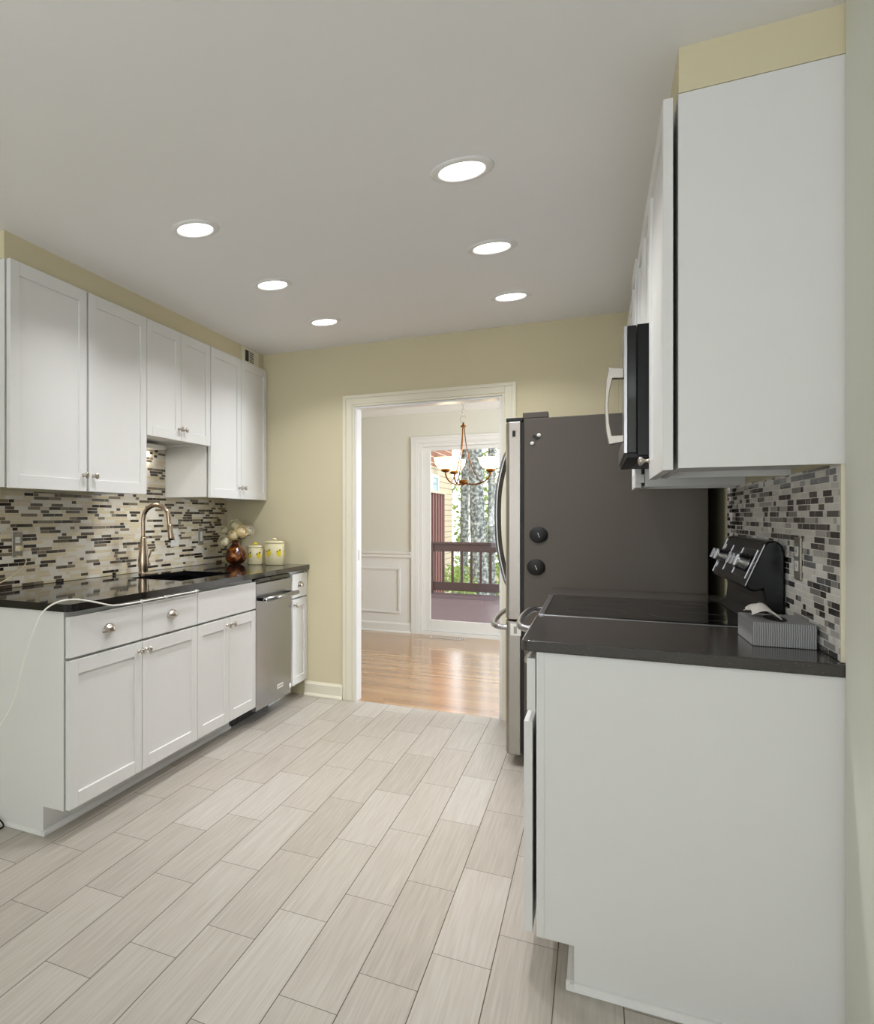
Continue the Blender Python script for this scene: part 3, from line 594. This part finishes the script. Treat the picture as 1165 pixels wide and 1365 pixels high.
# range
Y0, Y1 = 2.887, 3.645
t = thing('range', 'black glass-top electric range with stainless front between right counters', 'stove', (0.15, Y0, 0))
M().box(-0.135, 0.47, Y0, Y1, 0.02, 0.895).box(-0.10, 0.44, Y0 + 0.03, Y1 - 0.03, 0.001, 0.02).build('body', BLACKPL, t, bevel=0.002)
ck = M().box(-0.150, 0.445, Y0 + 0.012, Y1 - 0.012, 0.906, 0.9185).build('glass_cooktop', BLACKGL, t, bevel=0.003)
M().box(-0.168, -0.150, Y0, Y1, 0.896, 0.919).box(-0.168, 0.445, Y0, Y0 + 0.011, 0.896, 0.9165).box(-0.168, 0.445, Y1 - 0.011, Y1, 0.896, 0.9165).build('cooktop_trim', STEEL, t, bevel=0.003)
RING = mat('burner_ring_print', lin(62, 62, 64), 0.2, noise=0.05)
for (bx, by, br) in ((0.0, 3.08, 0.09), (0.0, 3.45, 0.115), (0.27, 3.08, 0.115), (0.27, 3.45, 0.075)):
    M().lathe([(br, 0.0), (br, 0.0002), (br - 0.002, 0.0002), (br - 0.002, 0.0)], (bx, by, 0.9186), (0, 0, 1), 48, cap=False).build('burner_ring', RING, t)
dd = M().box(-0.172, -0.137, Y0 + 0.004, Y1 - 0.004, 0.24, 0.80).build('oven_door', STEEL, t, bevel=0.004)
M().box(-0.1735, -0.171, Y0 + 0.12, Y1 - 0.12, 0.36, 0.66).build('oven_window', BLACKGL, dd)
M().tube([(-0.168, Y0 + 0.05, 0.855), (-0.20, Y0 + 0.055, 0.856), (-0.226, Y0 + 0.09, 0.858), (-0.238, Y0 + 0.20, 0.858), (-0.243, (Y0 + Y1) / 2, 0.858), (-0.238, Y1 - 0.2, 0.858), (-0.226, Y1 - 0.09, 0.858), (-0.20, Y1 - 0.055, 0.856), (-0.168, Y1 - 0.05, 0.855)], 0.0125, 14).build('oven_handle', STEEL, t)
M().box(-0.168, -0.137, Y0 + 0.004, Y1 - 0.004, 0.805, 0.893).build('front_panel', STEEL, t, bevel=0.003)
M().box(-0.168, -0.137, Y0 + 0.004, Y1 - 0.004, 0.04, 0.235).build('storage_drawer', STEEL, t, bevel=0.004)
prof = [(0.384, 1.040), (0.39, 1.028), (0.405, 1.022), (0.425, 1.03), (0.430, 0.99), (0.425, 0.94), (0.40, 0.919), (0.476, 0.919), (0.477, 1.13), (0.470, 1.165), (0.455, 1.178), (0.437, 1.175), (0.43, 1.165)]
bgd = M().prism(prof, Y0 + 0.004, Y1 - 0.004, 'y').build('backguard', BLACKPL, t, bevel=0.005)
nx = Vector((-(1.165 - 1.04), 0, (0.43 - 0.384))).normalized(); up = Vector((0.046, 0, 0.125)).normalized()
def fp(y, s, e=0.0): return Vector((0.384, y, 1.04)) + up * (0.133 * s) + nx * e
def quad_strip(m, y0, y1, s0, s1, e0=-0.001, e1=0.0015, mi=0):
    vs = [fp(y, s, e) for e in (e0, e1) for s in (s0, s1) for y in (y0, y1)]
    return m.add(vs, [(0, 2, 3, 1), (4, 5, 7, 6), (0, 1, 5, 4), (2, 6, 7, 3), (0, 4, 6, 2), (1, 3, 7, 5)], mi)
m = M(); quad_strip(m, Y0 + 0.006, Y0 + 0.009, 0.0, 1.0); m.build('edge_trim', STEEL, bgd)
m = M(); quad_strip(m, Y1 - 0.009, Y1 - 0.006, 0.0, 1.0); m.build('edge_trim', STEEL, bgd)
m = M(); quad_strip(m, 3.24, 3.40, 0.28, 0.72); m.build('clock_display', BLACKGL, bgd)
for (a, b) in ((2.955, 3.215), (3.425, 3.60)):
    m = M(); quad_strip(m, a, b, 0.842, 0.852); quad_strip(m, a, b, 0.148, 0.158); quad_strip(m, a, a + 0.0015, 0.158, 0.842); quad_strip(m, b - 0.0015, b, 0.158, 0.842)
    m.build('control_outline', STEEL, bgd)
for y in (3.01, 3.09, 3.17, 3.47, 3.565):
    kb = M().lathe([(0.027, 0.0), (0.027, 0.004), (0.022, 0.007), (0.021, 0.026), (0.018, 0.030), (0.0, 0.0305)], fp(y, 0.5), nx, 24).build('burner_knob', STEEL, bgd)
    c = fp(y, 0.5, 0.030); mm = M(); vs = [c + up * a + Vector((0, b, 0)) + nx * e for e in (0, 0.006) for a in (-0.018, 0.018) for b in (-0.003, 0.003)]
    mm.add(vs, [(0, 2, 3, 1), (4, 5, 7, 6), (0, 1, 5, 4), (2, 6, 7, 3), (0, 4, 6, 2), (1, 3, 7, 5)]); mm.build('knob_grip', STEEL, kb)
# microwave
t = thing('microwave', 'black over-the-range microwave with curved steel handle under right cabinets', 'microwave', (0.3, Y0, 1.445))
M().box(0.112, XR - 0.010, Y0, Y1, 1.445, 1.868).build('case', BLACKPL, t, bevel=0.002)
dd = M().box(0.086, 0.111, Y0 + 0.001, Y1 - 0.001, 1.455, 1.866).build('door', BLACKGL, t, bevel=0.002)
M().box(0.077, 0.0855, Y0, Y1, 1.455, 1.866).box(0.0765, 0.077, Y0 + 0.2, Y1 - 0.06, 1.51, 1.82, 1).build('door_front', [STEEL, BLACKGL], dd, bevel=0.001)
hy = Y0 + 0.045
m = M().prism([(0.077, 1.735), (0.036, 1.742), (0.028, 1.70), (0.024, 1.615), (0.028, 1.53), (0.036, 1.487), (0.077, 1.494), (0.077, 1.516), (0.044, 1.516), (0.037, 1.56), (0.034, 1.615), (0.037, 1.66), (0.046, 1.705), (0.077, 1.703)], hy - 0.016, hy + 0.016, 'y')
m.build('handle', STEELV, dd, bevel=0.002)
M().box(0.12, XR - 0.03, Y0 + 0.02, Y1 - 0.02, 1.441, 1.4448).box(0.085, 0.118, Y0 + 0.01, Y1 - 0.01, 1.441, 1.4545).build('vent_bottom', BLACKMT, t)
# right wall cabinets
RU = 0.174; RUD = 0.143
upper('tall white wall cabinet with wide end panel, nearest at upper right', 2.291, 2.882, Z0, RB, RU, RUD, -1, ((2.293, 2.879, 2.845),), kz=1.425)
upper('short white double-door wall cabinet directly above the microwave', 2.885, 3.647, 1.872, RB, RU, RUD, -1, ((2.888, 3.264, 3.235), (3.269, 3.645, 3.298)), kz=1.90)
t = upper('narrow tall white wall cabinet just beyond the microwave', 3.650, 3.975, Z0, RB, 0.168, 0.135, -1, ((3.652, 3.972, 3.94),), kz=1.56)
M().box(0.137, 0.166, 3.6485, 3.6505, 1.385, 1.42).build('hinge', PLASTIC, t, bevel=0.003)
upper('white double-door wall cabinet above the refrigerator', 3.978, 5.07, 1.86, RB, RU, RUD, -1, ((3.98, 4.52, 4.49), (4.525, 5.068, 4.555)), kz=1.90)
# refrigerator
FY0, FY1 = 4.165, 5.06; FT = 1.735
t = thing('refrigerator', 'tall stainless french-door refrigerator with taupe side beside the dining opening', 'refrigerator', (0.0, FY0, 0))
M().box(-0.305, 0.425, FY0, FY1, 0.035, FT).box(-0.28, 0.40, FY0 + 0.03, FY1 - 0.03, 0.001, 0.035, 1).build('cabinet_body', [TAUPE, BLACKMT], t, bevel=0.004)
def fdoor(name, y0, y1, z0, z1):
    poly = [(-0.320, y0), (-0.372, y0), (-0.380, y0 + 0.006), (-0.390, y0 + 0.05), (-0.396, (y0 + y1) / 2), (-0.390, y1 - 0.05), (-0.380, y1 - 0.006), (-0.372, y1), (-0.320, y1)]
    M().box(-0.3195, -0.3055, y0 + 0.006, y1 - 0.006, z0 + 0.004, z1 - 0.004).build('door_gasket', BLACKMT, t)
    return M().prism(poly, z0, z1, 'z').build(name, STEELV, t, bevel=0.003)
ym = (FY0 + FY1) / 2
d_a = fdoor('door', FY0, ym - 0.003, 0.735, FT - 0.012); d_b = fdoor('door', ym + 0.003, FY1, 0.735, FT - 0.012); d_c = fdoor('freezer_drawer', FY0, FY1, 0.06, 0.725)
for (d, y) in ((d_a, ym - 0.045), (d_b, ym + 0.045)):
    M().tube([(-0.388, y, 1.62), (-0.415, y, 1.60), (-0.438, y, 1.53), (-0.462, y, 1.40), (-0.468, y, 1.26), (-0.462, y, 1.10), (-0.438, y, 0.96), (-0.415, y, 0.88), (-0.388, y, 0.86)], 0.0125, 14).build('handle', STEEL, d)
M().tube([(-0.378, FY0 + 0.03, 0.690), (-0.42, FY0 + 0.035, 0.690), (-0.448, FY0 + 0.09, 0.692), (-0.462, FY0 + 0.22, 0.693), (-0.466, ym, 0.694), (-0.462, FY1 - 0.22, 0.693), (-0.448, FY1 - 0.09, 0.692), (-0.42, FY1 - 0.035, 0.69), (-0.378, FY1 - 0.03, 0.690)], 0.0135, 14).build('handle', STEEL, d_c)
M().box(-0.385, -0.31, FY0 + 0.004, FY0 + 0.07, FT - 0.011, FT + 0.008).box(-0.31, -0.20, FY0 + 0.002, FY0 + 0.08, FT + 0.001, FT + 0.03, 1).build('hinge_cover', [BLACKMT, TAUPE], t, bevel=0.003)
M().box(-0.36, -0.335, FY0 - 0.0012, FY0 + 0.002, 1.64, 1.685).box(-0.356, -0.342, FY0 - 0.0016, FY0 - 0.001, 1.648, 1.678, 1).build('side_label', [GREYPL, BLACKMT], d_a)
M().box(-0.365, -0.318, FY0 - 0.002, FY0 + 0.002, 0.655, 0.715).box(-0.350, -0.336, FY0 - 0.0026, FY0 - 0.0015, 0.665, 0.70, 1).build('side_label', [PLASTIC, GREYPL], d_c)
def magnet(px_, py_, r, m, label, logo=False):
    p = atY(px_, py_, FY0); t = thing('fridge_magnet', label, 'magnet', (p.x, FY0, p.z), 'magnets on the refrigerator side')
    M().lathe([(r, 0.0003), (r, 0.006), (r * 0.95, 0.008), (r * 0.3, 0.008), (0.0, 0.010)], (p.x, FY0, p.z), (0, -1, 0), 28).build('disc', m, t)
    if logo:
        M().tube([(p.x - 0.004, FY0 - 0.009, p.z + 0.010), (p.x, FY0 - 0.009, p.z), (p.x + 0.004, FY0 - 0.009, p.z - 0.012)], 0.0012, 6).build('white_mark', PLASTIC, t)
magnet(718, 713, 0.040, BLACKMT, 'large round black magnet, upper of the two on the fridge side', True)
magnet(714.5, 756, 0.040, BLACKMT, 'large round black magnet, lower of the two on the fridge side', True)
magnet(718.5, 580, 0.009, PLASTIC, 'tiny white round magnet, higher one near the fridge top')
magnet(709.5, 591, 0.009, PLASTIC, 'tiny white round magnet, lower one near the fridge top')
p = atY(714, 583, FY0)
tag(M().add([(p.x + a, FY0 - b, p.z + c) for b in (0.0003, 0.006) for (a, c) in ((-0.014, 0.006), (0.004, -0.012), (0.014, -0.006), (-0.006, 0.012))], [(0, 1, 2, 3), (7, 6, 5, 4), (0, 4, 5, 1), (1, 5, 6, 2), (2, 6, 7, 3), (3, 7, 4, 0)]).build('magnet_clip', BLACKPL), 'small black magnetic clip between the two tiny white magnets', 'clip')
# tissue box
bx0, bx1, by0, by1, bz = 0.345, 0.472, 2.492, 2.722, 0.062
t = thing('tissue_box', 'grey patterned tissue box on the right foreground counter', 'tissue box', (bx0, by0, CT))
M().box(bx0, bx1, by0, by1, CT + 0.0008, CT + bz).build('box', TBOX, t, bevel=0.0015)
m = M(); pts = []
for k in range(20): a = 2 * math.pi * k / 20; pts.append(((bx0 + bx1) / 2 + 0.022 * math.cos(a), (by0 + by1) / 2 + 0.08 * math.sin(a)))
m.prism(pts, CT + bz, CT + bz + 0.0006, 'z'); m.build('opening', BLACKMT, t)
m = M(); vs = []; fs = []; n1, n2 = 12, 10
for i in range(n1 + 1):
    for j in range(n2 + 1):
        u, v = i / n1, j / n2
        vs.append((0.412 - 0.062 * v + 0.003 * math.sin(9 * u), 2.545 + 0.13 * u * (1 + 0.1 * v) - 0.012 * v, CT + bz + 0.0015 + (0.012 + 0.024 * math.sin(math.pi * (0.15 + 0.8 * u))) * math.sin(math.pi * min(1.0, v * 0.78 + 0.02)) * (1 + 0.12 * math.sin(14 * u + 5 * v))))
for i in range(n1):
    for j in range(n2): q = i * (n2 + 1) + j; fs.append((q, q + 1, q + n2 + 2, q + n2 + 1))
m.add(vs, fs, 0, True); o = m.build('tissue', TISSUE, t); sd = o.modifiers.new('solid', 'SOLIDIFY'); sd.thickness = 0.0012
# ------------------------------------------------------------------ recessed lights
L0 = thing('recessed_light', '', 'ceiling light', (-0.384, 2.708, CEIL), 'recessed ceiling lights')
M().lathe([(0.098, -0.0005), (0.098, -0.003), (0.09, -0.006), (0.076, -0.009), (0.071, -0.006), (0.070, -0.0015)], (-0.384, 2.708, CEIL), (0, 0, 1), 48, cap=False).build('trim_ring', TRIM, L0)
M().lathe([(0.070, -0.002), (0.0, -0.002)], (-0.384, 2.708, CEIL), (0, 0, 1), 48, cap=False).build('diffuser', LENS, L0)
LP = [(-0.384, 2.708, 'recessed light in right row, largest and nearest the camera'), (-0.384, 3.552, 'middle recessed light of the right row'), (-0.384, 4.398, 'far recessed light of the right row'),
      (-1.381, 2.697, 'recessed light in left row, nearest the camera'), (-1.381, 3.547, 'middle recessed light of the left row'), (-1.381, 4.385, 'far recessed light of the left row')]
for i, (x, y, lb) in enumerate(LP):
    if i == 0: L0['label'] = lb
    else: dup(L0, (x, y, CEIL), lb, 'recessed ceiling lights')
    area('recessed_lamp', (x, y, CEIL - 0.012), (0, 0, 0), 0.13, 0.13, 6.2, (0.99, 0.985, 1.0), 'DISK', math.radians(130))
# ------------------------------------------------------------------ chandelier
hx, hy_ = -0.910, 6.50
t = thing('chandelier', 'bronze three-arm chandelier with lit bowl shades hanging in the dining room', 'chandelier', (hx, hy_, 1.5))
M().lathe([(0.006, -0.012), (0.012, -0.006), (0.02, 0.0), (0.03, 0.006), (0.034, 0.018), (0.03, 0.03), (0.012, 0.034)], (hx, hy_, 1.512), (0, 0, 1), 24).build('hub', BRASS, t)
RA = 0.2
for a in (math.radians(118), math.radians(238), math.radians(358)):
    d = Vector((math.cos(a), math.sin(a), 0)); c = Vector((hx, hy_, 0))
    P = lambda r, z: c + d * (r * RA / 0.24) + Vector((0, 0, z))
    ar = M().tube([P(0.02, 1.515), P(0.09, 1.506), P(0.16, 1.518), P(0.215, 1.548), P(0.238, 1.585), P(0.24, 1.605)], 0.006, 10).build('arm', BRASS, t)
    M().tube([P(0.008, 1.975), P(0.022, 1.85), P(0.05, 1.72), P(0.095, 1.61), P(0.16, 1.520)], 0.0035, 8).build('support_rod', BRASS, t)
    b = P(0.24, 1.600)
    M().lathe([(0.012, 0), (0.03, 0.008), (0.034, 0.02), (0.03, 0.026)], b, (0, 0, 1), 20).build('cup', BRASS, ar)
    M().lathe([(0.03, 0.026), (0.058, 0.040), (0.076, 0.065), (0.084, 0.095), (0.088, 0.118), (0.085, 0.118), (0.080, 0.093), (0.070, 0.066), (0.052, 0.044), (0.026, 0.03)], b, (0, 0, 1), 28, cap=False).build('glass_shade', SHADE, ar)
    pl = bpy.data.lights.new('chandelier_bulb', 'POINT'); pl.energy = 1.6; pl.color = (1, 0.8, 0.55); pl.shadow_soft_size = 0.03
    po = bpy.data.objects.new('chandelier_bulb', pl); C.objects.link(po); po.location = b + Vector((0, 0, 0.15))
M().lathe([(0.012, 0), (0.02, 0.006), (0.02, 0.014), (0.008, 0.022), (0.006, 0.04)], (hx, hy_, 1.965), (0, 0, 1), 18).build('collar', BRASS, t)
m = M(); z = 2.005; k = 0
while z < CEIL - 0.03:
    rr = 0.022 if k == 0 else 0.011; hgt = 0.028 if k == 0 else 0.017; pts = []
    for q in range(13):
        a = 2 * math.pi * q / 12; off = rr * math.cos(a); pts.append((hx + (off if k % 2 == 0 else 0), hy_ + (0 if k % 2 == 0 else off), z + hgt + hgt * math.sin(a)))
    m.tube(pts, 0.0022, 6, smooth_path=False); z += hgt * 1.75; k += 1
m.build('chain', NICKEL, t)
M().lathe([(0.06, -0.003), (0.055, -0.015), (0.02, -0.03), (0.0, -0.03)], (hx, hy_, CEIL), (0, 0, 1), 24).build('canopy', BRASS, t)
# floor register
t = thing('floor_register', 'white slotted floor register in the oak floor below the glass door', 'vent', (-1.29, 8.17, 0.001))
M().box(-1.46, -1.13, 8.13, 8.21, 0.001, 0.005).build('frame', PLASTIC, t, bevel=0.001)
for k in range(14): x = -1.44 + k * 0.0225; M().box(x, x + 0.011, 8.145, 8.195, 0.005, 0.0056).build('slot', BLACKMT, t)
# ------------------------------------------------------------------ outdoors
m = M(); y = DY + 0.14
while y < 14.6: m.box(-2.75, 2.6, y, y + 0.135, -0.19, -0.15); y += 0.14
struct(m.build('floor_deck', DECKM), 'purple-brown deck boards outside the glass door')
RY = 14.55
t = thing('deck_railing', 'dark brown wooden railing with balusters along the deck edge', 'railing', (-1.0, RY, -0.15))
M().box(-2.62, 2.6, RY - 0.05, RY + 0.05, 0.745, 0.785).box(-2.6, 2.6, RY - 0.02, RY + 0.02, 0.61, 0.745).build('top_rail', DARKWOOD, t, bevel=0.004)
M().box(-2.6, 2.6, RY - 0.02, RY + 0.02, -0.10, 0.055).build('bottom_rail', DARKWOOD, t, bevel=0.004)
M().box(-2.63, -2.54, RY - 0.045, RY + 0.045, -0.15, 0.745).build('post', DARKWOOD, t, bevel=0.004)
x = -2.38
while x < 1.5: M().box(x - 0.02, x + 0.02, RY + 0.021, RY + 0.055, -0.09, 0.74).build('baluster', DARKWOOD, t); x += 0.157
t = thing('privacy_fence', 'tall reddish board fence running back from the deck corner', 'fence', (-2.68, 14.8, -0.3))
y = 14.75; k = 0
while y < 16.4:
    dx = 0.0 if k % 2 == 0 else 0.05; M().box(-2.66 - dx, -2.64 - dx, y, y + 0.14, -0.4, 1.70).build('fence_board', FENCEM, t); y += 0.145; k += 1
M().box(-2.74, -2.62, 14.74, 16.45, 1.70, 1.74).build('cap_rail', SIDING, t)
struct(M().box(-30, 30, 14.7, 60, -2.6, -2.5).build('floor_ground', GROUND), 'sloping wooded ground beyond the deck')
t = thing('neighbouring_house', 'beige sided house with brick upper part beyond the fence', 'house', (-4, 18, -2.5))
M().box(-8.0, -3.3, 16.5, 21.6, -2.5, 7.0).build('wall', LAP, t)
f = M().box(-3.32, -3.27, 18.5, 18.62, 1.55, 2.25).box(-3.32, -3.27, 19.35, 19.47, 1.55, 2.25).box(-3.32, -3.27, 18.62, 19.35, 1.55, 1.62).box(-3.32, -3.27, 18.62, 19.35, 2.18, 2.25).build('window_frame', TRIM, t)
PALE = mat('pale_window_pane', lin(150, 190, 200), 0.1, noise=0.05)
M().box(-3.305, -3.29, 18.62, 19.35, 1.62, 2.18).build('pane', PALE, f)
def trunk(pxl, pxr, Y, label, lean=0.0, ytop=None):
    xa = atY(pxl, 700, Y).x; xb = atY(pxr, 700, Y).x; xc = (xa + xb) / 2; r = (xb - xa) / 2 * math.cos(YAW) * 1.05
    t = thing('tree', label, 'tree', (xc, Y, -2.5)); m = M(); n = 22; seg = 20; vs = []; fs = []; ph = random.random() * 6
    for i in range(n + 1):
        z = -2.5 + i * (9.5 / n); f = 1.35 - 0.6 * i / n if i < 4 else 1.12 - 0.022 * (i - 4)
        for k in range(seg):
            a = 2 * math.pi * k / seg; q = r * f * (1 + 0.05 * math.sin(5 * a + ph + i * 0.3) + 0.03 * math.sin(9 * a - i))
            vs.append((xc + lean * (z - 1.2) + q * math.cos(a), Y + q * math.sin(a), z))
    for i in range(n):
        for k in range(seg): fs.append((i * seg + k, i * seg + (k + 1) % seg, (i + 1) * seg + (k + 1) % seg, (i + 1) * seg + k))
    m.add(vs, fs, 0, True).build('trunk', BARK, t)
    return t, xc, Y
trunk(626, 648, 18.0, 'thick grey tree trunk, widest behind the deck railing', -0.035)
trunk(613.5, 625.5, 19.0, 'slimmer pale tree trunk just left of the thick trunk', 0.01)
trunk(650, 661, 19.5, 'mottled tree trunk right of the thick trunk', 0.0)
trunk(667, 690, 21.5, 'tree trunk mostly hidden right of the opening', 0.0)
def bush(x, y, z, rx, rz, n, s, m, label, cat='shrub'):
    mm = M()
    for _ in range(n):
        while True:
            u = Vector((random.uniform(-1, 1), random.uniform(-1, 1), random.uniform(-1, 1)))
            if 0.3 < u.length < 1: break
        c = Vector((x + u.x * rx, y + u.y * rx, z + u.z * rz)); a = Vector((random.uniform(-1, 1), random.uniform(-1, 1), random.uniform(-1, 1))).normalized() * s; b = a.orthogonal().normalized() * s * 0.5
        mm.add([c - a, c + b, c + a, c - b], [(0, 1, 2, 3)])
    tr = thing('leafy_shrub', label, cat, (x, y, z - rz)); mm.build('foliage', m, tr)
    M().tube([(x, y, -2.5), (x, y, z)], 0.05, 8).build('stem', BARK, tr)
bush(-2.55, 17.1, -0.35, 0.45, 0.6, 700, 0.05, LEAF, 'green shrub low behind the railing left of the trunks')
bush(-2.9, 26.0, -0.9, 1.4, 1.2, 1200, 0.09, LEAF, 'green shrub far behind the trunks')
bush(-3.3, 29.0, 1.2, 2.2, 2.2, 700, 0.11, LEAF, 'sparse pale foliage far behind left of the trunks')
bush(-1.2, 24.0, 2.2, 1.8, 2.6, 1500, 0.10, LEAF, 'leafy shrub far behind the right trunk')
for o in bpy.data.objects:
    if '_root' in o: del o['_root']
